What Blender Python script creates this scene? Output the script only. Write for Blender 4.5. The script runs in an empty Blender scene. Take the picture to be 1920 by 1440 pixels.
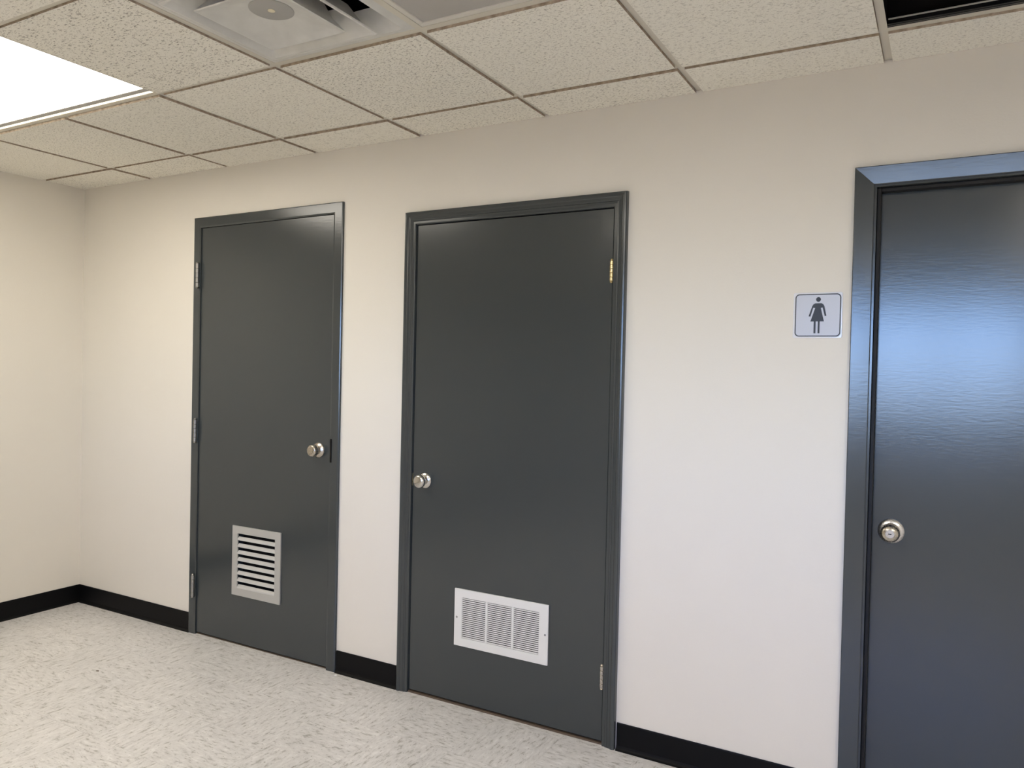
import bpy, bmesh, math, random
from mathutils import Vector, Matrix
random.seed(7)
S = bpy.context.scene
COL = S.collection

# ------------------------------------------------------------------ camera
CAM = Vector((4.4411, -2.7417, 1.4210))
yaw, pitch, roll, FPX = 0.5102, -0.0167, 0.0223, 1449.05
fwd = Vector((-math.sin(yaw)*math.cos(pitch), math.cos(yaw)*math.cos(pitch), math.sin(pitch)))
rgt = Vector((math.cos(yaw), math.sin(yaw), 0)); upv = rgt.cross(fwd)
r2 = rgt*math.cos(roll) + upv*math.sin(roll); u2 = -rgt*math.sin(roll) + upv*math.cos(roll)
cd = bpy.data.cameras.new('camera'); cam = bpy.data.objects.new('camera', cd); COL.objects.link(cam)
cd.sensor_width = 36; cd.lens = FPX*36/1920; cd.clip_start = .02
M3 = Matrix((r2, u2, -fwd)).transposed()
cam.matrix_world = Matrix.Translation(CAM) @ M3.to_4x4()
S.camera = cam

# ------------------------------------------------------------------ world, exposure
W = bpy.data.worlds.new('world'); S.world = W; W.use_nodes = True
nt = W.node_tree
sky = nt.nodes.new('ShaderNodeTexSky'); sky.sky_type = 'NISHITA'
sky.sun_disc = False; sky.sun_elevation = math.radians(40); sky.sun_rotation = math.radians(20)
sky.dust_density = .3; sky.ozone_density = 3
wb = nt.nodes.new('ShaderNodeMix'); wb.data_type = 'RGBA'; wb.blend_type = 'MULTIPLY'; wb.inputs[0].default_value = 1
wb.inputs[7].default_value = (.60, .77, 1.42, 1)      # camera white balance set for the warm lamps: daylight reads blue
nt.links.new(sky.outputs[0], wb.inputs[6]); nt.links.new(wb.outputs[2], nt.nodes['Background'].inputs[0])
SKY = 2.7
nt.nodes['Background'].inputs[1].default_value = SKY
LAMP = 10.9
S.view_settings.view_transform = 'Standard'; S.view_settings.look = 'None'
S.view_settings.gamma = 1; S.view_settings.use_curve_mapping = False
S.view_settings.exposure = 0.0

# room sizes
H = 2.435; XR = 6.7; YF = -5.5; DECK = H+.25
P = .6096
GX = [.61+P*.997*i for i in range(10)]
GY = [-.238-P*.9975*i for i in range(9)]
WIN = (3.45, 5.3, 1.12, 2.18)
# portal at the window (guides sampling of the sky only)
pl = bpy.data.lights.new('window_portal', 'AREA'); pl.shape = 'RECTANGLE'
pl.size = WIN[1]-WIN[0]; pl.size_y = WIN[3]-WIN[2]; pl.cycles.is_portal = True
po = bpy.data.objects.new('window_portal', pl); COL.objects.link(po)
po.location = ((WIN[0]+WIN[1])/2, YF-.06, (WIN[2]+WIN[3])/2); po.rotation_euler = (math.radians(90), 0, 0)

# ------------------------------------------------------------------ materials
def mat(name, col=(.8,.8,.8), rough=.5, metal=0., spec=.5, emit=None, es=0.):
    m = bpy.data.materials.new(name); m.use_nodes = True
    b = m.node_tree.nodes['Principled BSDF']
    b.inputs['Base Color'].default_value = (*col, 1); b.inputs['Roughness'].default_value = rough
    b.inputs['Metallic'].default_value = metal; b.inputs['Specular IOR Level'].default_value = spec
    if emit: b.inputs['Emission Color'].default_value = (*emit, 1); b.inputs['Emission Strength'].default_value = es
    return m
def nd(m, t, **k):
    n = m.node_tree.nodes.new(t)
    for a, v in k.items():
        if a in n.inputs: n.inputs[a].default_value = v
        else: setattr(n, a, v)
    return n
def lk(m, a, b): m.node_tree.links.new(a, b)
def bsdf(m): return m.node_tree.nodes['Principled BSDF']
def ramp(m, fac, stops):
    r = nd(m, 'ShaderNodeValToRGB'); e = r.color_ramp.elements
    while len(e) < len(stops): e.new(.5)
    for el, (p, c) in zip(e, stops): el.position = p; el.color = (*c, 1)
    lk(m, fac, r.inputs[0]); return r.outputs[0]
def noise(m, vec, scale, detail=2., rough=.5):
    n = nd(m, 'ShaderNodeTexNoise'); n.inputs['Scale'].default_value = scale
    n.inputs['Detail'].default_value = detail; n.inputs['Roughness'].default_value = rough
    if vec: lk(m, vec, n.inputs['Vector'])
    return n.outputs['Fac']
def mapping(m, src='Object', scale=(1,1,1), rnd=False, rot=(0,0,0)):
    tc = nd(m, 'ShaderNodeTexCoord'); mp = nd(m, 'ShaderNodeMapping')
    mp.inputs['Scale'].default_value = scale; mp.inputs['Rotation'].default_value = rot
    out = tc.outputs[src]
    if rnd:
        oi = nd(m, 'ShaderNodeObjectInfo'); mu = nd(m, 'ShaderNodeMath', operation='MULTIPLY'); mu.inputs[1].default_value = 57.
        lk(m, oi.outputs['Random'], mu.inputs[0])
        va = nd(m, 'ShaderNodeVectorMath', operation='ADD'); lk(m, out, va.inputs[0]); lk(m, mu.outputs[0], va.inputs[1]); out = va.outputs[0]
    lk(m, out, mp.inputs['Vector']); return mp.outputs['Vector']
def bump(m, h, strength, dist):
    b = nd(m, 'ShaderNodeBump'); b.inputs['Strength'].default_value = strength; b.inputs['Distance'].default_value = dist
    lk(m, h, b.inputs['Height']); lk(m, b.outputs[0], bsdf(m).inputs['Normal'])

M = {}
m = M['wall'] = mat('wall_paint', (.74,.705,.635), .55, spec=.3)
v = mapping(m); lk(m, ramp(m, noise(m, v, 1.3, 3), [(.3,(.79,.748,.668)),(.7,(.81,.768,.69))]), bsdf(m).inputs['Base Color'])
bump(m, noise(m, v, 160, 3), .12, .002)
m = M['paint'] = mat('dark_grey_door_paint', (.038,.046,.049), .19, spec=.7)
v = mapping(m, scale=(22,22,100)); n1 = noise(m, v, 1.5, 3)
bump(m, n1, .12, .001)
m = M['tile'] = mat('fissured_ceiling_tile', (.85,.82,.76), .9, spec=.1)
v = mapping(m, rnd=True, scale=(1.,2.1,1.)); f1 = noise(m, v, 90, 4, .65); f2 = noise(m, v, 210, 2)
c1 = ramp(m, f1, [(.375,(.36,.325,.27)),(.445,(.92,.89,.80))])
c2 = ramp(m, f2, [(.30,(.62,.58,.50)),(.40,(.92,.89,.80))])
mx = nd(m, 'ShaderNodeMix', data_type='RGBA', blend_type='DARKEN')
oi = nd(m, 'ShaderNodeObjectInfo'); mr = nd(m, 'ShaderNodeMapRange'); mr.inputs[3].default_value = .5; mr.inputs[4].default_value = 1.
lk(m, oi.outputs['Random'], mr.inputs[0]); lk(m, mr.outputs[0], mx.inputs[0])
lk(m, c2, mx.inputs[6]); lk(m, c1, mx.inputs[7]); lk(m, mx.outputs[2], bsdf(m).inputs['Base Color'])
bump(m, c1, .35, .0015)
m = M['tile_edge'] = mat('raw_tile_edge', (.34,.27,.20), .9, spec=.1)
v = mapping(m); lk(m, ramp(m, noise(m, v, 45, 3), [(.35,(.34,.27,.20)),(.65,(.56,.47,.37))]), bsdf(m).inputs['Base Color'])
M['tee'] = mat('ceiling_grid_cream', (.70,.66,.57), .45, spec=.3)
m = M['floor'] = mat('vinyl_tile', (.6,.57,.52), .32, spec=.45)
v = mapping(m, rnd=True, scale=(16,50,1)); f1 = noise(m, v, 1.5, 4, .65)
v2 = mapping(m, rnd=True, scale=(30,95,1)); f2 = noise(m, v2, 2.1, 2)
v3 = mapping(m, rnd=True); f3 = noise(m, v3, 6, 2)
c1 = ramp(m, f1, [(.33,(.46,.445,.41)),(.43,(.75,.735,.72)),(.58,(.82,.805,.79)),(.68,(.90,.89,.875))])
c2 = ramp(m, f2, [(.28,(.50,.485,.45)),(.36,(1,1,1))])
c3 = ramp(m, f3, [(.3,(.93,.93,.93)),(.7,(1,1,1))])
mx = nd(m, 'ShaderNodeMix', data_type='RGBA', blend_type='MULTIPLY'); mx.inputs[0].default_value = 1
lk(m, c1, mx.inputs[6]); lk(m, c2, mx.inputs[7])
my = nd(m, 'ShaderNodeMix', data_type='RGBA', blend_type='MULTIPLY'); my.inputs[0].default_value = 1
lk(m, mx.outputs[2], my.inputs[6]); lk(m, c3, my.inputs[7]); lk(m, my.outputs[2], bsdf(m).inputs['Base Color'])
M['stop'] = mat('shade_darkened_door_stop', (.016,.015,.014), .55, spec=.3)  # darkened to paint in the shade of the recessed jamb
M['joint'] = mat('floor_joint', (.40,.38,.34), .8)
m = M['base'] = mat('black_vinyl_base', (.0035,.0035,.004), .5, spec=.16)
v = mapping(m); bump(m, noise(m, v, 40, 2), .05, .002)
def metal(name, col, rough):
    q = mat(name, col, rough, 1.)
    v = mapping(q, scale=(1,1,1)); lk(q, ramp(q, noise(q, v, 300, 2), [(.3,(rough*.85,)*3),(.7,(rough*1.15,)*3)]), bsdf(q).inputs['Roughness'])
    return q
M['nickel'] = metal('satin_nickel', (.52,.48,.42), .26)
M['chrome'] = metal('polished_nickel', (.56,.55,.53), .15)
M['steel'] = metal('brushed_steel', (.72,.70,.68), .30)
M['hinge'] = metal('hinge_steel', (.36,.355,.34), .42)
M['brass'] = metal('hinge_brass', (.74,.60,.32), .28)
M['louver'] = mat('louver_grey_enamel', (.46,.45,.41), .42)
M['slat'] = mat('louver_slat_lit_enamel', (.60,.59,.55), .32)  # same enamel as the frame, lightened for lamp light on the slat tops
M['white'] = mat('white_enamel', (.80,.79,.75), .4)
M['black'] = mat('dark_void', (.010,.009,.008), .8, spec=.1)
M['gloss_black'] = mat('gloss_black_metal', (.008,.008,.009), .16)
M['strip'] = mat('pale_metal_strip', (.62,.60,.54), .35, .3)
M['deck'] = mat('plenum_deck', (.05,.047,.043), .9)
m = M['diffuser'] = mat('air_diffuser_enamel', (.52,.50,.455), .38)
v = mapping(m); lk(m, ramp(m, noise(m, v, 14, 3), [(.3,(.66,.65,.61)),(.7,(.76,.75,.71))]), bsdf(m).inputs['Base Color'])
M['screw'] = mat('pale_screw_cap', (.80,.73,.54), .5)
M['disc'] = mat('diffuser_disc_grey', (.44,.43,.405), .5)
m = M['grey_panel'] = mat('grey_smooth_panel', (.37,.345,.315), .5)
v = mapping(m); lk(m, ramp(m, noise(m, v, 6, 3), [(.3,(.45,.43,.40)),(.7,(.50,.48,.45))]), bsdf(m).inputs['Base Color'])
M['frame_white'] = mat('white_panel_frame', (.74,.71,.64), .4)
M['frame_grey'] = mat('lamp_frame_grey', (.50,.48,.45), .4)
M['lens'] = mat('lit_lens', (.9,.88,.86), .5, emit=(1.,.93,.81), es=LAMP)
M['edge_glow'] = mat('tile_edge_glow', (.9,.88,.80), .5, emit=(1.,.92,.76), es=1.2)  # glow that paints in lamp light on the far tile edge
M['wood'] = mat('brown_threshold', (.115,.082,.055), .6)
M['sign'] = mat('brushed_aluminium_sign', (.53,.54,.58), .50, .35)
m = M['sign']; v = mapping(m, scale=(1,1,60)); bump(m, noise(m, v, 12, 2), .06, .001)
M['sign_edge'] = mat('clear_sign_edge', (.80,.80,.82), .12)
M['print'] = mat('black_print', (.010,.011,.014), .4)
M['outside'] = mat('outdoor_asphalt', (.13,.13,.125), .9)
M['winframe'] = mat('window_frame_bronze', (.06,.055,.05), .4)
m = M['glass'] = bpy.data.materials.new('window_glass'); m.use_nodes = True
n = m.node_tree; n.nodes.remove(n.nodes['Principled BSDF'])
tr = n.nodes.new('ShaderNodeBsdfTransparent'); tr.inputs[0].default_value = (.92,.95,.95,1)
gl = n.nodes.new('ShaderNodeBsdfGlossy'); gl.inputs['Roughness'].default_value = .02
fr = n.nodes.new('ShaderNodeFresnel'); mxs = n.nodes.new('ShaderNodeMixShader')
n.links.new(fr.outputs[0], mxs.inputs[0]); n.links.new(tr.outputs[0], mxs.inputs[1]); n.links.new(gl.outputs[0], mxs.inputs[2])
n.links.new(mxs.outputs[0], n.nodes['Material Output'].inputs[0])

# ------------------------------------------------------------------ helpers (bmesh in world coordinates)
def wloc(o):
    v = Vector((0,0,0))
    while o: v += o.location; o = o.parent
    return v
def obj(name, bm, material, parent=None, at=None, smooth=False, bevel=0.):
    """Link bm as ONE mesh object; bm is in world coordinates, origin moved to `at` (world)."""
    base = wloc(parent) if parent else Vector((0,0,0))
    at = Vector(at) if at is not None else base.copy()
    bmesh.ops.translate(bm, verts=bm.verts, vec=-at)
    bmesh.ops.recalc_face_normals(bm, faces=bm.faces)
    me = bpy.data.meshes.new(name); bm.to_mesh(me); bm.free()
    me.materials.append(M[material])
    if smooth:
        for p in me.polygons: p.use_smooth = True
        me.set_sharp_from_angle(angle=math.radians(38))
    o = bpy.data.objects.new(name, me); COL.objects.link(o)
    o.parent = parent; o.location = at - base
    if bevel:
        b = o.modifiers.new('bevel', 'BEVEL'); b.width = bevel; b.segments = 2; b.limit_method = 'ANGLE'
    return o
def dup(o, parent, at, rz=0):
    c = o.copy(); COL.objects.link(c); c.parent = parent
    c.location = Vector(at) - (wloc(parent) if parent else Vector((0,0,0))); c.rotation_euler = (0,0,rz); return c
def empty(name, loc):
    o = bpy.data.objects.new(name, None); COL.objects.link(o); o.location = loc; o.empty_display_size = .05; return o
def tag(o, label, cat=None, kind=None, group=None):
    o['label'] = label
    if cat: o['category'] = cat
    if kind: o['kind'] = kind
    if group: o['group'] = group
    return o
def box(bm, x0, x1, y0, y1, z0, z1):
    vs = [bm.verts.new((x, y, z)) for x in (x0, x1) for y in (y0, y1) for z in (z0, z1)]
    for f in ((0,1,3,2),(4,6,7,5),(0,4,5,1),(2,3,7,6),(0,2,6,4),(1,5,7,3)): bm.faces.new([vs[i] for i in f])
def B(*a):
    bm = bmesh.new()
    for q in (a if isinstance(a[0], tuple) else (a,)): box(bm, *q)
    return bm
def poly(bm, pts, y0, y1):
    """extrude a polygon given in (x,z) between y0 and y1"""
    a = [bm.verts.new((x, y0, z)) for x, z in pts]; b = [bm.verts.new((x, y1, z)) for x, z in pts]; n = len(pts)
    bm.faces.new(a); bm.faces.new(b[::-1])
    for i in range(n): bm.faces.new((a[i], b[i], b[(i+1)%n], a[(i+1)%n]))
def prism_x(bm, prof, x0, x1):
    """extrude a (y,z) profile along x"""
    a = [bm.verts.new((x0, y, z)) for y, z in prof]; b = [bm.verts.new((x1, y, z)) for y, z in prof]; n = len(prof)
    bm.faces.new(a); bm.faces.new(b[::-1])
    for i in range(n): bm.faces.new((a[i], b[i], b[(i+1)%n], a[(i+1)%n]))
def prism_y(bm, prof, y0, y1):
    a = [bm.verts.new((x, y0, z)) for x, z in prof]; b = [bm.verts.new((x, y1, z)) for x, z in prof]; n = len(prof)
    bm.faces.new(a); bm.faces.new(b[::-1])
    for i in range(n): bm.faces.new((a[i], b[i], b[(i+1)%n], a[(i+1)%n]))
def lathe_y(bm, cx, y0, cz, prof, n=40):
    """revolve (r, d) about the axis through (cx, cz) that points towards -y; d = distance in front of y0"""
    rings = []
    for r, d in prof:
        if r < 1e-6: rings.append([bm.verts.new((cx, y0-d, cz))])
        else: rings.append([bm.verts.new((cx+r*math.cos(2*math.pi*i/n), y0-d, cz+r*math.sin(2*math.pi*i/n))) for i in range(n)])
    for a, b in zip(rings, rings[1:]):
        for i in range(n):
            j = (i+1) % n
            if len(a) == 1 and len(b) == 1: continue
            if len(a) == 1: bm.faces.new((a[0], b[i], b[j]))
            elif len(b) == 1: bm.faces.new((a[i], b[0], a[j]))
            else: bm.faces.new((a[i], b[i], b[j], a[j]))
def lathe_z(bm, cx, cy, z0, prof, n=20):
    rings = [[bm.verts.new((cx+r*math.cos(2*math.pi*i/n), cy+r*math.sin(2*math.pi*i/n), z0+d)) for i in range(n)] for r, d in prof]
    for a, b in zip(rings, rings[1:]):
        for i in range(n): bm.faces.new((a[i], b[i], b[(i+1)%n], a[(i+1)%n]))
    bm.faces.new(rings[0]); bm.faces.new(rings[-1])

# ------------------------------------------------------------------ floor of vinyl tiles
T = .3048
fl = tag(obj('floor', B(-.15, XR+.15, YF-.15, .17, -.06, -.0032), 'joint'), 'pale grey streaked vinyl tile floor of the room', 'floor', 'structure')
proto = None; rest = bmesh.new(); k = 0
for i in range(-1, int(XR/T)+1):
    for j in range(-1, int(-YF/T)+1):
        x0 = i*T+.13; y1 = -j*T-.05
        a, b = max(x0, 0.), min(x0+T, XR); c, d = max(y1-T, YF), min(y1, .12)
        if b-a < .02 or d-c < .02: continue
        full = (b-a > T-.001 and d-c > T-.001)
        near = x0 < 4.6 and y1 > -3.4 and k < 290
        if not near: box(rest, a+.0003, b-.0003, c+.0003, d-.0003, -.003, 0); continue
        k += 1; ctr = ((a+b)/2, (c+d)/2, 0); rz = (math.pi/2 if (i+j) % 2 else 0)
        if full:
            if proto is None: proto = obj('floor_tile', B(a+.0003, b-.0003, c+.0003, d-.0003, -.003, 0), 'floor', fl, ctr)
            else: dup(proto, fl, ctr, rz + (math.pi if random.random() < .5 else 0))
        else: obj('floor_tile', B(a+.0003, b-.0003, c+.0003, d-.0003, -.003, 0), 'floor', fl, ctr)
o = obj('floor_tile_field', rest, 'floor', fl); o['kind'] = 'stuff'

# ------------------------------------------------------------------ walls
D1 = dict(x0=1.034, x1=1.946, top=2.130)
D2 = dict(x0=2.421, x1=3.332, top=2.044)
D3 = dict(x0=4.2345, x1=5.149, top=2.0385)
openings = [(D1['x0']-.010, D1['x1']+.010, D1['top']+.010), (D2['x0']-.010, D2['x1']+.010, D2['top']+.010), (D3['x0']-.010, D3['x1']+.010, D3['top']+.010)]
bm = bmesh.new(); x = -.12
for a, b, t in openings:
    box(bm, x, a, 0, .12, -.05, DECK); box(bm, a, b, 0, .12, t, DECK); box(bm, a, b, .12, .14, -.05, t); x = b  # thin panels added behind the openings to keep sky light out
box(bm, x, XR+.12, 0, .12, -.05, DECK)
tag(obj('wall_back', bm, 'wall'), 'warm off-white painted wall holding the three dark grey doors', 'wall', 'structure')
tag(obj('wall_left', B(-.12, 0, YF-.12, 0, -.05, DECK), 'wall'), 'plain warm off-white wall meeting the door wall at the corner', 'wall', 'structure')
tag(obj('wall_right', B(XR, XR+.12, YF-.12, 0, -.05, DECK), 'wall'), 'plain off-white wall opposite the corner, past the restroom door', 'wall', 'structure')
wx0, wx1, wz0, wz1 = WIN
tag(obj('wall_front', B((0, wx0, YF-.12, YF, -.05, DECK), (wx1, XR, YF-.12, YF, -.05, DECK), (wx0, wx1, YF-.12, YF, -.05, wz0), (wx0, wx1, YF-.12, YF, wz1, DECK)), 'wall'),
    'off-white wall with the wide window facing the doors', 'wall', 'structure')
w = tag(empty('window_1', ((wx0+wx1)/2, YF-.06, wz0)), 'wide daylight window with dark frame facing the doors', 'window', 'structure')
fw = .045; mid = 4.40
obj('window_frame', B((wx0, wx1, YF-.09, YF-.03, wz0, wz0+fw), (wx0, wx1, YF-.09, YF-.03, wz1-fw, wz1), (wx0, wx0+fw, YF-.09, YF-.03, wz0+fw, wz1-fw), (wx1-fw, wx1, YF-.09, YF-.03, wz0+fw, wz1-fw)), 'winframe', w)
obj('reflection_streak_bar', B(mid-.035, mid+.035, YF-.09, YF-.03, wz0+fw, wz1-fw), 'winframe', w)  # added bar standing in for a person's dark streak in the door reflection
obj('pane', B(wx0+fw, mid-.035, YF-.063, YF-.057, wz0+fw, wz1-fw), 'glass', w)
obj('pane', B(mid+.035, wx1-fw, YF-.063, YF-.057, wz0+fw, wz1-fw), 'glass', w)
tag(obj('ground', B(-30, 36, -50, YF-.16, -.25, -.15), 'outside'), 'grey asphalt ground outside the window', 'ground', 'structure')

tag(obj('sky_blocker', B(2.2, 6.6, YF-1.7, YF-.13, 2.46, 2.56), 'winframe'), 'unseen dark slab added outside the window to block high sky', 'sky_blocker', 'structure')  # unseen slab, added to cut skylight falling on the lower wall

# vinyl cove base
def cove(z=.102): return [(0,0),(-.0165,0),(-.0165,.003),(-.0125,.0055),(-.0085,.0105),(-.0060,.018),(-.0052,z-.004),(-.0038,z),(0,z)]
def base_back(xa, xb, lab):
    bm = bmesh.new(); prism_x(bm, [(y-.0002, z) for y, z in cove()], xa, xb)
    return tag(obj('baseboard_back', bm, 'base'), lab, 'baseboard', 'structure')
base_back(.0, .986, 'black vinyl baseboard between the room corner and the louvered door')
base_back(2.004, 2.359, 'short black vinyl baseboard between the two vented doors')
base_back(3.396, 4.168, 'black vinyl baseboard below the restroom sign')
base_back(5.215, XR, 'black vinyl baseboard past the restroom door')
bm = bmesh.new(); prism_y(bm, [(-y+.0002, z) for y, z in cove()], YF, -.0055)
tag(obj('baseboard_left', bm, 'base'), 'black vinyl baseboard along the plain wall without doors', 'baseboard', 'structure')

# ------------------------------------------------------------------ ceiling: deck, tiles, grid
ce = tag(obj('ceiling', B(-.12, XR+.12, YF-.12, .12, DECK, DECK+.08), 'deck'), 'suspended ceiling of speckled square tiles in a cream metal grid', 'ceiling', 'structure')
xs = [0.] + GX + [XR]; ys = [0.] + GY + [YF]
xs = [q for q in xs if q <= XR]; ys = [q for q in ys if q >= YF]
def cell(i, j): return xs[i], xs[i+1], ys[j+1], ys[j]
lamps_cells = {(1,2),(2,2)}                    # lit light (x .61-1.83, second full row)
added_lamps = [(4,4),(4,7),(8,4),(8,7)]              # lights added out of view to brighten the room, each two cells wide
for a, b in added_lamps: lamps_cells |= {(a,b),(a+1,b)}
special = lamps_cells | {(4,2),(5,2),(7,1)}
tile_proto = None
for i in range(len(xs)-1):
    for j in range(len(ys)-1):
        if (i, j) in special: continue
        x0, x1, y0, y1 = cell(i, j)
        x0 += .0125; x1 -= .0125; y0 += .0125; y1 -= .0125
        if i == 0: x0 = .001
        if j == 0: y1 = -.001
        c = ((x0+x1)/2, (y0+y1)/2, H)
        full = abs(x1-x0-P+.025) < .004 and abs(y1-y0-P+.025) < .004
        if full and tile_proto: t = dup(tile_proto, ce, c, random.choice((0, math.pi)))
        else:
            bm = B(x0, x1, y0, y1, H-.003, H+.014); bm.normal_update()
            for f in bm.faces: f.material_index = 0 if abs(f.normal.z) > .5 else 1
            t = obj('ceiling_tile', bm, 'tile', ce, c); t.data.materials.append(M['tile_edge'])
            if full: tile_proto = t
        t.location.z += random.choice((0, -.001, -.0015, .001))
TW = .0115
ZT = H+.0045
lamp_pairs = [(1,2)] + added_lamps
for n_, q in enumerate(GX):
    if q >= XR: continue
    runs, start = [], -.002
    for j in range(len(ys)-1):
        if (n_, j) in lamp_pairs: runs.append((ys[j]-TW, start)); start = ys[j+1]+TW
    runs.append((YF, start))
    for ya, yb in runs: obj('grid_runner', B((q-TW, q+TW, ya, yb, ZT, ZT+.0015), (q-.001, q+.001, ya, yb, ZT+.0015, ZT+.035)), 'tee', ce)
tp = {}
for j, q in enumerate(GY):
    for i in range(len(xs)-1):
        a = xs[i] + (TW if i else .002); b = xs[i+1] - (TW if i+1 < len(xs)-1 else .002)
        key = round(b-a, 3); c = ((a+b)/2, q, H)
        if key in tp: dup(tp[key], ce, c)
        else: tp[key] = obj('grid_cross_bar', B((a, b, q-TW, q+TW, ZT, ZT+.0015), (a, b, q-.001, q+.001, ZT+.0015, ZT+.03)), 'tee', ce, c)

# lit ceiling lights
def light(i, j, label):
    x0, x1, y0, y1 = xs[i], xs[i+2], ys[j+1], ys[j]
    L = tag(empty('ceiling_light', ((x0+x1)/2, (y0+y1)/2, H)), label, 'ceiling light', group='lit rectangular ceiling lights')
    a, b, c, d = x0+.002, x1-.002, y0+.002, y1-.002; z = ZT+.0022; fw_ = .038
    obj('housing', B((a,b,c,d,H+.10,H+.104),(a,a+.003,c,d,H+.016,H+.10),(b-.003,b,c,d,H+.016,H+.10),(a+.003,b-.003,c,c+.003,H+.016,H+.10),(a+.003,b-.003,d-.003,d,H+.016,H+.10)), 'frame_white', L)
    obj('lens_frame', B((a,b,c,c+fw_,z,z+.007),(a,b,d-.022-fw_*.7,d-.022,z,z+.007),(a,a+.018,c+fw_,d-.022-fw_*.7,z,z+.007),(b-.018,b,c+fw_,d-.022-fw_*.7,z,z+.007)), 'frame_grey', L, bevel=.0015)
    obj('lens', B(a+.018, b-.018, c+fw_, d-.022-fw_*.7, z+.002, z+.006), 'lens', L)
    xm = (a+b)/2
    for ga, gb_ in ((a+.012, xm-.006), (xm+.006, b-.012)): obj('tile_edge_glow_strip', B(ga, gb_, d-.021, d-.003, z+.003, z+.006), 'edge_glow', L)  # strips glow in place of the lamp-lit tile edge
    return L
light(1, 2, 'lit white rectangular ceiling light over the corner, beside speckled tiles')
light(4, 4, 'added unseen rectangular ceiling light in the middle of the room')
light(4, 7, 'added unseen rectangular ceiling light above the window end of the room')
light(8, 4, 'added unseen rectangular ceiling light in the middle of the room past the restroom door')
light(8, 7, 'added unseen rectangular ceiling light in the far corner by the window')

# air diffuser (cell 4,2): nested flared square cones
x0, x1, y0, y1 = cell(4, 2); cx, cy = (x0+x1)/2, (y0+y1)/2
ad = tag(empty('air_diffuser', (cx, cy, H)), 'square white air diffuser with nested flared cones in the ceiling', 'air vent')
def frustum(bm, loops, n_corner=1):
    """loops: list of (half size, z, corner radius)"""
    rings = []
    for h, z, r in loops:
        ring = []
        for sx, sy, a0 in ((1,1,0),(-1,1,90),(-1,-1,180),(1,-1,270)):
            for k in range(5):
                a = math.radians(a0+22.5*k); ring.append(bm.verts.new((cx+sx*(h-r)+r*math.cos(a), cy+sy*(h-r)+r*math.sin(a), H+z)))
        rings.append(ring)
    for a, b in zip(rings, rings[1:]):
        n = len(a)
        for i in range(n): bm.faces.new((a[i], b[i], b[(i+1)%n], a[(i+1)%n]))
    return rings
hs = P/2-.004
bm = bmesh.new(); frustum(bm, [(hs,.0065,.003),(hs-.018,.004,.006),(.272,.0,.015),(.266,-.001,.018),(.250,.014,.018),(.216,.058,.018),(.213,.058,.018),(.247,.014,.018),(.266,.004,.018),(hs,.009,.003)])
obj('outer_frame', bm, 'diffuser', ad, smooth=True)
bm = bmesh.new(); frustum(bm, [(.214,-.023,.010),(.213,-.027,.010),(.206,-.027,.010),(.190,-.012,.010),(.154,.045,.010),(.151,.045,.010),(.187,-.009,.010),(.205,-.023,.010),(.214,-.023,.010)])
obj('cone_ring', bm, 'diffuser', ad, smooth=True)
bm = bmesh.new()
rr = frustum(bm, [(.100,.050,.006),(.122,.0,.006),(.145,-.029,.004),(.147,-.032,.004),(.145,-.0345,.004),(.139,-.0345,.004),(.128,-.027,.006),(.114,-.0265,.010),(.063,.001,.061)])
bm.faces.new(rr[-1]); bm.faces.new(rr[0])
ic = obj('centre_cone', bm, 'diffuser', ad, smooth=True)
bm = bmesh.new(); lathe_z(bm, cx, cy, H-.002, [(.060,0),(.063,.0015),(.063,.006)], 40); dc = obj('centre_disc', bm, 'disc', ad, smooth=True)
bm = bmesh.new(); lathe_z(bm, cx, cy, H-.0045, [(.007,0),(.0105,.0012),(.0105,.004)], 18); obj('screw', bm, 'screw', dc, smooth=True)
obj('duct_box', B((x0+.004,x1-.004,y0+.004,y1-.004,H+.15,H+.155),(x0+.004,x0+.008,y0+.004,y1-.004,H+.0095,H+.15),(x1-.008,x1-.004,y0+.004,y1-.004,H+.0095,H+.15),(x0+.008,x1-.008,y0+.004,y0+.008,H+.0095,H+.15),(x0+.008,x1-.008,y1-.008,y1-.004,H+.0095,H+.15)), 'black', ad)

# smooth grey panel (cell 5,2)
x0, x1, y0, y1 = cell(5, 2)
gp = tag(empty('ceiling_panel', ((x0+x1)/2, (y0+y1)/2, H)), 'smooth grey unlit panel in a white frame beside the air diffuser', 'ceiling panel')
a, b, c, d = x0+.004, x1-.004, y0+.004, y1-.004
obj('panel_frame', B((a,b,c,c+.024,H+.0065,H+.016),(a,b,d-.024,d,H+.0065,H+.016),(a,a+.024,c+.024,d-.024,H+.0065,H+.016),(b-.024,b,c+.024,d-.024,H+.0065,H+.016)), 'frame_white', gp, bevel=.002)
obj('panel', B(a+.024, b-.024, c+.024, d-.024, H+.011, H+.017), 'grey_panel', gp)

# black recess (cell 7,1)
x0, x1, y0, y1 = cell(7, 1)
br = tag(empty('ceiling_recess', ((x0+x1)/2, (y0+y1)/2, H)), 'black ceiling recess with a thin pale strip above the restroom door', 'ceiling fixture')
a, b, c, d = x0+.004, x1-.004, y0+.004, y1-.004
obj('recess_box', B((a,b,c,d,H+.14,H+.145),(a,a+.004,c,d,H+.0065,H+.14),(b-.004,b,c,d,H+.0065,H+.14),(a+.004,b-.004,c,c+.004,H+.0065,H+.14),(a+.004,b-.004,d-.004,d,H+.0065,H+.14)), 'black', br)
obj('black_lip', B(a+.004,b-.004,d-.022,d-.006,H+.0065,H+.030), 'gloss_black', br, bevel=.004)
obj('black_lip', B(a+.004,b-.004,c+.006,c+.022,H+.0065,H+.030), 'gloss_black', br, bevel=.004)
bm = bmesh.new(); prism_x(bm, [(d-.0225,H+.0215),(d-.0250,H+.0225),(d-.0250,H+.0255),(d-.0225,H+.0265)], a+.010, b-.010)
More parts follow.
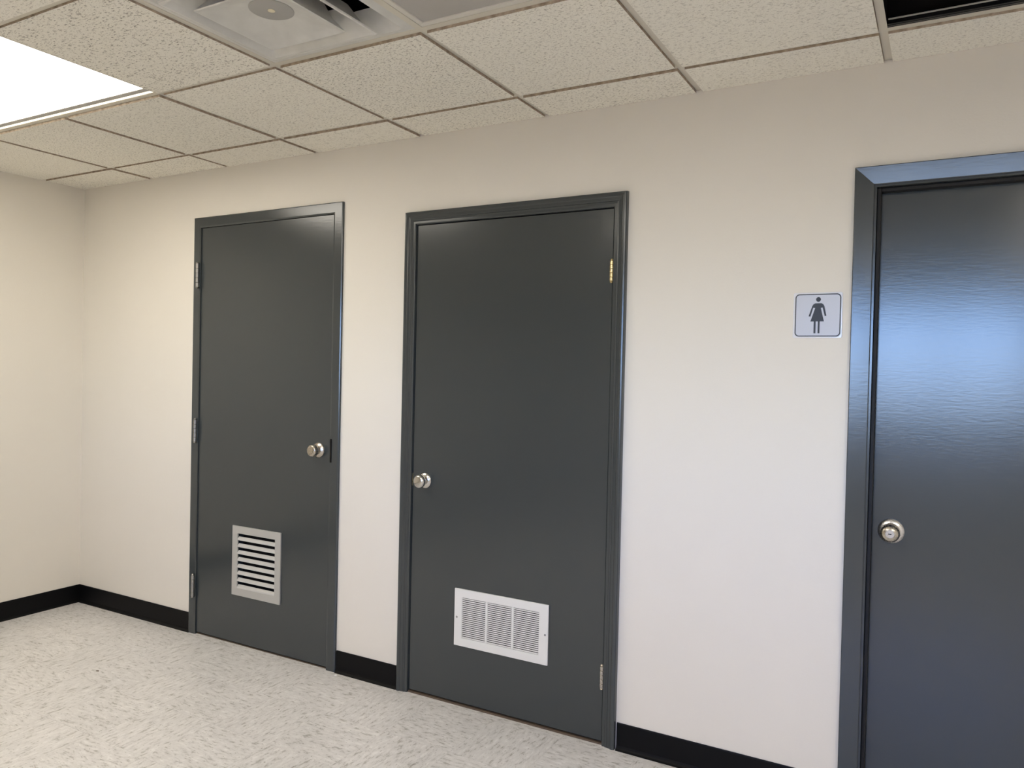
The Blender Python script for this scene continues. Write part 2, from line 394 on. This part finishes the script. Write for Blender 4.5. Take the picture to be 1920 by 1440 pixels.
tag(obj('metal_strip', bm, 'strip', br), 'thin pale metal strip')

# ------------------------------------------------------------------ door parts
def leaf(parent, x0, x1, z0, z1, y0, y1, hole=None):
    if hole:
        hx0, hx1, hz0, hz1 = hole
        bm = B((x0,hx0,y0,y1,z0,z1),(hx1,x1,y0,y1,z0,z1),(hx0,hx1,y0,y1,z0,hz0),(hx0,hx1,y0,y1,hz1,z1),(hx0,hx1,y1-.004,y1,hz0,hz1))
        bmesh.ops.remove_doubles(bm, verts=bm.verts, dist=1e-5)
    else: bm = B(x0,x1,y0,y1,z0,z1)
    return obj('door_leaf', bm, 'paint', parent)
def casing(parent, xi0, xi1, zt, prof, material='paint'):
    """mitred casing: prof = (outward offset from the inner edge, protrusion in front of the wall)"""
    def seg(p):                       # p: two functions giving end points of each profile point
        bm = bmesh.new(); n = len(prof)
        a = [bm.verts.new(p[0](w, d)) for w, d in prof]; b = [bm.verts.new(p[1](w, d)) for w, d in prof]
        bm.faces.new(a); bm.faces.new(b[::-1])
        for i in range(n): bm.faces.new((a[i], b[i], b[(i+1)%n], a[(i+1)%n]))
        return bm
    obj('side_casing', seg((lambda w,d: (xi0-w,-d,0.0005), lambda w,d: (xi0-w,-d,zt+w))), material, parent)
    obj('head_casing', seg((lambda w,d: (xi0-w,-d,zt+w), lambda w,d: (xi1+w,-d,zt+w))), material, parent)
    obj('side_casing', seg((lambda w,d: (xi1+w,-d,0.0005), lambda w,d: (xi1+w,-d,zt+w))), material, parent)
def hinge(parent, x, y, z0, z1, material, r=.0075, leafside=1, lab=None, plate=True):
    bm = bmesh.new(); n = 5; hgt = (z1-z0)/n
    for k in range(n):
        lathe_z(bm, x, y, z0+k*hgt, [(r*.85,.0004),(r,.0016),(r,hgt-.0016),(r*.85,hgt-.0004)], 16)
    lathe_z(bm, x, y, z1, [(r*.7,0),(r*.95,.003),(r*.5,.008)], 16); lathe_z(bm, x, y, z0-.007, [(r*.5,0),(r*.95,.004),(r*.7,.007)], 16)
    if plate: box(bm, x-leafside*.003-.010, x-leafside*.003+.010, y+r*.6, y+r*.6+.0025, z0, z1)
    h = obj('hinge', bm, material, parent, smooth=True)
    if lab: h['label'] = lab
    return h

# ---- door_1: metal frame, louvered vent
d1 = tag(empty('door_1', ((D1['x0']+D1['x1'])/2, 0, 0)), 'dark grey metal door with small louvered vent, next to the corner', 'door', 'structure')
xa, xb, zt = D1['x0'], D1['x1'], D1['top']
prof = [(-.0075,-.118),(-.0075,.011),(.0,.0125),(.042,.0125),(.046,.010),(.046,.0003),(-.001,.0003),(-.001,-.118)]
prof = [(w+.004, d) for w, d in prof]
casing(d1, xa-.0035-.0005, xb+.0035+.0005, zt+.0055, prof)
LV = (1.305, 1.641, .255, .607); bo = .037
leaf(d1, xa, xb, .012, zt, -.0045, .040, (LV[0]+bo-.006, LV[1]-bo+.006, LV[2]+bo-.006, LV[3]-bo+.006))
obj('door_stop', B((xa-.003,xa+.012,.043,.06,.001,zt+.004),(xb-.012,xb+.003,.043,.06,.001,zt+.004),(xa+.012,xb-.012,.043,.06,zt-.012,zt+.004)), 'paint', d1)
obj('threshold', B(xa-.003, xb+.003, .0, .118, .0005, .005), 'wood', d1)
for za, zb in ((1.822,1.946),(1.014,1.130),(.199,.311)): hinge(d1, xa-.012, -.021, za, zb, 'hinge', .0085, lab='grey steel hinge')
lv = tag(obj('louver_vent', B((LV[0],LV[1],-.0115,-.0047,LV[3]-bo,LV[3]),(LV[0],LV[1],-.0115,-.0047,LV[2],LV[2]+bo),(LV[0],LV[0]+bo,-.0115,-.0047,LV[2]+bo,LV[3]-bo),(LV[1]-bo,LV[1],-.0115,-.0047,LV[2]+bo,LV[3]-bo)), 'louver', d1), 'light grey metal louvered vent')
n = 8; z0, z1 = LV[2]+bo, LV[3]-bo; pit = (z1-z0)/n; sp = None
for k in range(n):
    zc = z0 + pit*k
    if sp is None:
        bm = bmesh.new(); prism_x(bm, [(-.0005, zc+.0175),(-.0102, zc+.0088),(-.0108, zc+.0078),(-.0108, zc+.0003),(-.0088, zc+.0003),(-.0088, zc+.0070),(.0008, zc+.0158)], LV[0]+bo+.0005, LV[1]-bo-.0005)
        sp = obj('slat', bm, 'slat', lv, ((LV[0]+LV[1])/2, 0, zc))
    else: dup(sp, lv, ((LV[0]+LV[1])/2, 0, zc))
obj('vent_backing', B(LV[0]+bo-.005, LV[1]-bo+.005, .030, .034, LV[2]+bo-.005, LV[3]-bo+.005), 'black', lv)
kx, kz = 1.872, 1.028; bm = bmesh.new()
lathe_y(bm, kx, -.0046, kz, [(.0195,.010),(.0185,.022),(.0200,.025),(.0262,.028),(.0275,.031),(.0275,.048),(.0262,.0515),(.0225,.054),(.0140,.0555),(.0135,.0545),(0,.0545)])
kb = tag(obj('knob', bm, 'nickel', d1, smooth=True), 'satin nickel keyed knob')
bm = bmesh.new(); lathe_y(bm, kx, -.0046, kz, [(.036,0),(.036,.0025),(.0335,.006),(.027,.009),(.0225,.0125),(.0185,.0135),(0,.0135)]); obj('rosette', bm, 'nickel', kb, smooth=True)
obj('strike_plate', B(xb+.0043, xb+.0125, -.0152, -.0122, kz-.052, kz+.058), 'black', d1)

# ---- door_2: moulded casing, white grille
d2 = tag(empty('door_2', ((D2['x0']+D2['x1'])/2, 0, 0)), 'dark grey door with wide white vent grille between the other doors', 'door', 'structure')
xa, xb, zt = D2['x0'], D2['x1'], D2['top']
cp = [(.0,.0003),(.0,.008),(.0035,.0105),(.012,.0105),(.0145,.0135),(.0185,.0145),(.0215,.0125),(.024,.0145),(.034,.0155),(.037,.0185),(.045,.0205),(.050,.0195),(.0535,.0165),(.0545,.0003)]
casing(d2, xa-.005, xb+.005, zt+.005, cp)
obj('jamb', B((xa-.009,xa-.003,-.0,.118,.001,zt+.009),(xb+.003,xb+.009,-.0,.118,.001,zt+.009),(xa-.003,xb+.003,-.0,.118,zt+.004,zt+.009)), 'paint', d2)
GR = (2.655, 3.099, .256, .498); gb = .036
leaf(d2, xa, xb, .014, zt, .0005, .040, (GR[0]+.02, GR[1]-.02, GR[2]+.02, GR[3]-.02))
obj('door_stop', B((xa-.003,xa+.011,.043,.06,.001,zt+.004),(xb-.011,xb+.003,.043,.06,.001,zt+.004),(xa+.011,xb-.011,.043,.06,zt-.011,zt+.004)), 'paint', d2)
obj('threshold', B(xa-.003, xb+.003, -.004, .118, .0005, .007), 'wood', d2)
hinge(d2, xb-.0005, -.0075, 1.769, 1.846, 'brass', .0072, lab='brass hinge', plate=False)
hinge(d2, xb-.0005, -.0075, .220, .304, 'nickel', .0072, lab='satin steel hinge', plate=False)
def rect_ring(x0, x1, z0, z1, hx0, hx1, hz0, hz1, y0, y1):
    bm = bmesh.new()
    L = [[bm.verts.new((x, y, z)) for x, z in p] for p, y in ((((x0,z0),(x1,z0),(x1,z1),(x0,z1)),y0),(((x0,z0),(x1,z0),(x1,z1),(x0,z1)),y1),(((hx0,hz0),(hx1,hz0),(hx1,hz1),(hx0,hz1)),y1),(((hx0,hz0),(hx1,hz0),(hx1,hz1),(hx0,hz1)),y0))]
    for a, b in zip(L, L[1:]+L[:1]):
        for i in range(4): bm.faces.new((a[i], b[i], b[(i+1)%4], a[(i+1)%4]))
    return bm
gr = tag(obj('vent_grille', rect_ring(*GR, GR[0]+gb+.002, GR[1]-gb-.006, GR[2]+gb, GR[3]-gb, .0003, -.007), 'white', d2, bevel=.002), 'white stamped vent grille with three columns of slots')
gx0, gx1 = GR[0]+gb+.002, GR[1]-gb-.006; wcol = (gx1-gx0-2*.009)/3; z0, z1 = GR[2]+gb, GR[3]-gb; ns = 21; pit = (z1-z0)/ns; sp = None
for c in range(3):
    ca = gx0 + c*(wcol+.009); cb = ca+wcol
    if c < 2: obj('grille_bar', B(cb, cb+.009, -.0068, -.001, z0, z1), 'white', gr)
    for k in range(ns):
        zc = z0 + pit*(k+.5); ctr = ((ca+cb)/2, 0, zc)
        if sp is None:
            bm = bmesh.new(); prism_x(bm, [(-.0050, zc-.0023),(-.0062, zc-.0023),(-.0056, zc+.0022),(-.0044, zc+.0022)], ca, cb); sp = obj('slat', bm, 'white', gr, ctr)
        else: dup(sp, gr, ctr)
obj('grille_backing', B(GR[0]+.022, GR[1]-.022, .018, .022, GR[2]+.022, GR[3]-.022), 'black', gr)
for sx in (GR[0]+.013, GR[1]-.013):
    bm = bmesh.new(); lathe_y(bm, sx, -.0069, (GR[2]+GR[3])/2, [(.0045,0),(.004,.0015),(.002,.0022),(0,.0022)], 14); obj('screw', bm, 'hinge', gr, smooth=True)
kx, kz = 2.484, .938; bm = bmesh.new()
lathe_y(bm, kx, .0004, kz, [(.0165,.008),(.0150,.016),(.0165,.021),(.022,.026),(.0270,.032),(.0292,.039),(.0288,.045),(.0258,.050),(.019,.0535),(.010,.055),(0,.0555)])
kb = tag(obj('knob', bm, 'chrome', d2, smooth=True), 'polished round knob')
bm = bmesh.new(); lathe_y(bm, kx, .0004, kz, [(.0335,0),(.0335,.003),(.031,.006),(.024,.0085),(.018,.012),(0,.012)]); obj('rosette', bm, 'chrome', kb, smooth=True)
obj('strike_plate', B(xa-.0028, xa-.0004, -.0012, .030, kz-.028, kz+.028), 'brass', d2)

# ---- door_3: restroom door, recessed glossy leaf
d3 = tag(empty('door_3', ((D3['x0']+D3['x1'])/2, 0, 0)), 'glossy dark grey restroom door beside the sign, reflecting blue daylight', 'door', 'structure')
xa, xb, zt = D3['x0'], D3['x1'], D3['top']
cp = [(.0,.0003),(.0,.0075),(.0025,.0095),(.0565,.0158),(.059,.0140),(.059,.0003)]
casing(d3, xa-.006, xb+.006, zt+.006, cp)
obj('jamb', B((xa-.009,xa,-.0,.118,.001,zt+.009),(xb,xb+.009,-.0,.118,.001,zt+.009),(xa,xb,-.0,.118,zt,zt+.009)), 'paint', d3)
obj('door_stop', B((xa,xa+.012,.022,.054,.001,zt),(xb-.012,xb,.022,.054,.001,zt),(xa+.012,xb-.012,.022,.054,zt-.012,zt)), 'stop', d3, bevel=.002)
leaf(d3, xa+.003, xb-.003, .010, zt-.003, .056, .098)
obj('threshold', B(xa, xb, .0, .118, .0005, .005), 'wood', d3)
kx, kz = 4.302, .928; bm = bmesh.new()
lathe_y(bm, kx, .0559, kz, [(.0145,.008),(.0135,.022),(.0155,.027),(.0225,.032),(.0275,.040),(.0285,.047),(.0270,.056),(.0215,.062),(.0135,.0645),(.0130,.0635),(0,.0635)])
kb = tag(obj('knob', bm, 'nickel', d3, smooth=True), 'satin nickel keyed knob')
bm = bmesh.new(); lathe_y(bm, kx, .0559, kz, [(.0395,0),(.0395,.002),(.0375,.0045),(.031,.0075),(.027,.009),(.023,.0065),(0,.0065)]); obj('rosette', bm, 'steel', kb, smooth=True)
obj('keyhole', B(kx-.0045, kx+.0045, -.0085, -.0070, kz-.0012, kz+.0012), 'black', kb)

# ------------------------------------------------------------------ restroom sign
SX0, SX1, SZ0, SZ1 = 3.989, 4.1425, 1.5535, 1.7050
sg = tag(empty('restroom_sign', ((SX0+SX1)/2, 0, SZ0)), 'small square silver sign with black woman pictogram beside restroom door', 'sign')
def rrect(x0, x1, z0, z1, r, n=8):
    pts = []
    for cx_, cz_, a0 in ((x1-r,z1-r,0),(x0+r,z1-r,90),(x0+r,z0+r,180),(x1-r,z0+r,270)):
        for k in range(n+1):
            a = math.radians(a0+90*k/n); pts.append((cx_+r*math.cos(a), cz_+r*math.sin(a)))
    return pts
def ringy(o_, i_, y0, y1):
    bm = bmesh.new(); n = len(o_)
    L = [[bm.verts.new((x, y, z)) for x, z in p] for p, y in ((o_,y0),(o_,y1),(i_,y1),(i_,y0))]
    for a, b in zip(L, L[1:]+L[:1]):
        for i in range(n): bm.faces.new((a[i], b[i], b[(i+1)%n], a[(i+1)%n]))
    return bm
bm = bmesh.new(); poly(bm, rrect(SX0, SX1, SZ0, SZ1, .006), -.0025, -.0002); obj('backing_plate', bm, 'sign_edge', sg, bevel=.0008)
ix0, ix1, iz0, iz1 = SX0+.0055, SX1-.0035, SZ0+.004, SZ1-.004
bm = bmesh.new(); poly(bm, rrect(ix0, ix1, iz0, iz1, .014), -.0048, -.0025); obj('face_plate', bm, 'sign', sg, bevel=.0008)
tag(obj('border_line', ringy(rrect(ix0+.0012, ix1-.0012, iz0+.0012, iz1-.0012, .013), rrect(ix0+.0042, ix1-.0042, iz0+.0042, iz1-.0042, .0105), -.0048, -.0052), 'print', sg), 'black rounded border line')
def sp_(x, y): return (SX0 + (x-200)/1120*(SX1-SX0), SZ0 + (1240-y)/1015*(SZ1-SZ0))
bm = bmesh.new()
poly(bm, [sp_(*q) for q in [(560,757),(640,530),(665,490),(710,467),(850,467),(890,490),(915,530),(968,748),(928,755),(876,562),(835,572),(915,872),(605,872),(708,572),(664,566),(604,762)]], -.0054, -.0048)
poly(bm, [sp_(*q) for q in [(683,872),(728,872),(728,1135),(683,1135)]], -.0054, -.0048)
poly(bm, [sp_(*q) for q in [(776,872),(820,872),(820,1135),(776,1135)]], -.0054, -.0048)
hx, hz = sp_(778, 383); poly(bm, [(hx+.0076*math.cos(a*math.pi/12), hz+.0079*math.sin(a*math.pi/12)) for a in range(24)], -.0054, -.0048)
tag(obj('pictogram', bm, 'print', sg), 'black standing woman pictogram in a dress')

# ------------------------------------------------------------------ bits lying on the floor
def chip(name, x, y, pts, h, material, label, cat):
    bm = bmesh.new(); a = [bm.verts.new((x+px, y+py, .0002)) for px, py in pts]; b = [bm.verts.new((x+px*.7, y+py*.7, h*(1 if k % 2 else .6))) for k, (px, py) in enumerate(pts)]
    bm.faces.new(a[::-1]); n = len(pts)
    for k in range(n): bm.faces.new((a[k], a[(k+1)%n], b[(k+1)%n], b[k]))
    t = bm.verts.new((x, y, h*.9))
    for k in range(n): bm.faces.new((b[k], b[(k+1)%n], t))
    tag(obj(name, bm, material, None, (x, y, 0)), label, cat)
chip('plaster_chip', 2.026, -.034, [(-.010,-.004),(.004,-.009),(.012,.000),(.006,.007),(-.006,.006)], .006, 'white', 'tiny white chip on the floor beside the louvered door frame', 'debris')
chip('dark_crumb', 1.080, -.577, [(-.010,-.003),(.000,-.005),(.011,-.001),(.006,.004),(-.006,.004)], .003, 'wood', 'tiny dark crumb lying on the open floor tiles', 'debris')
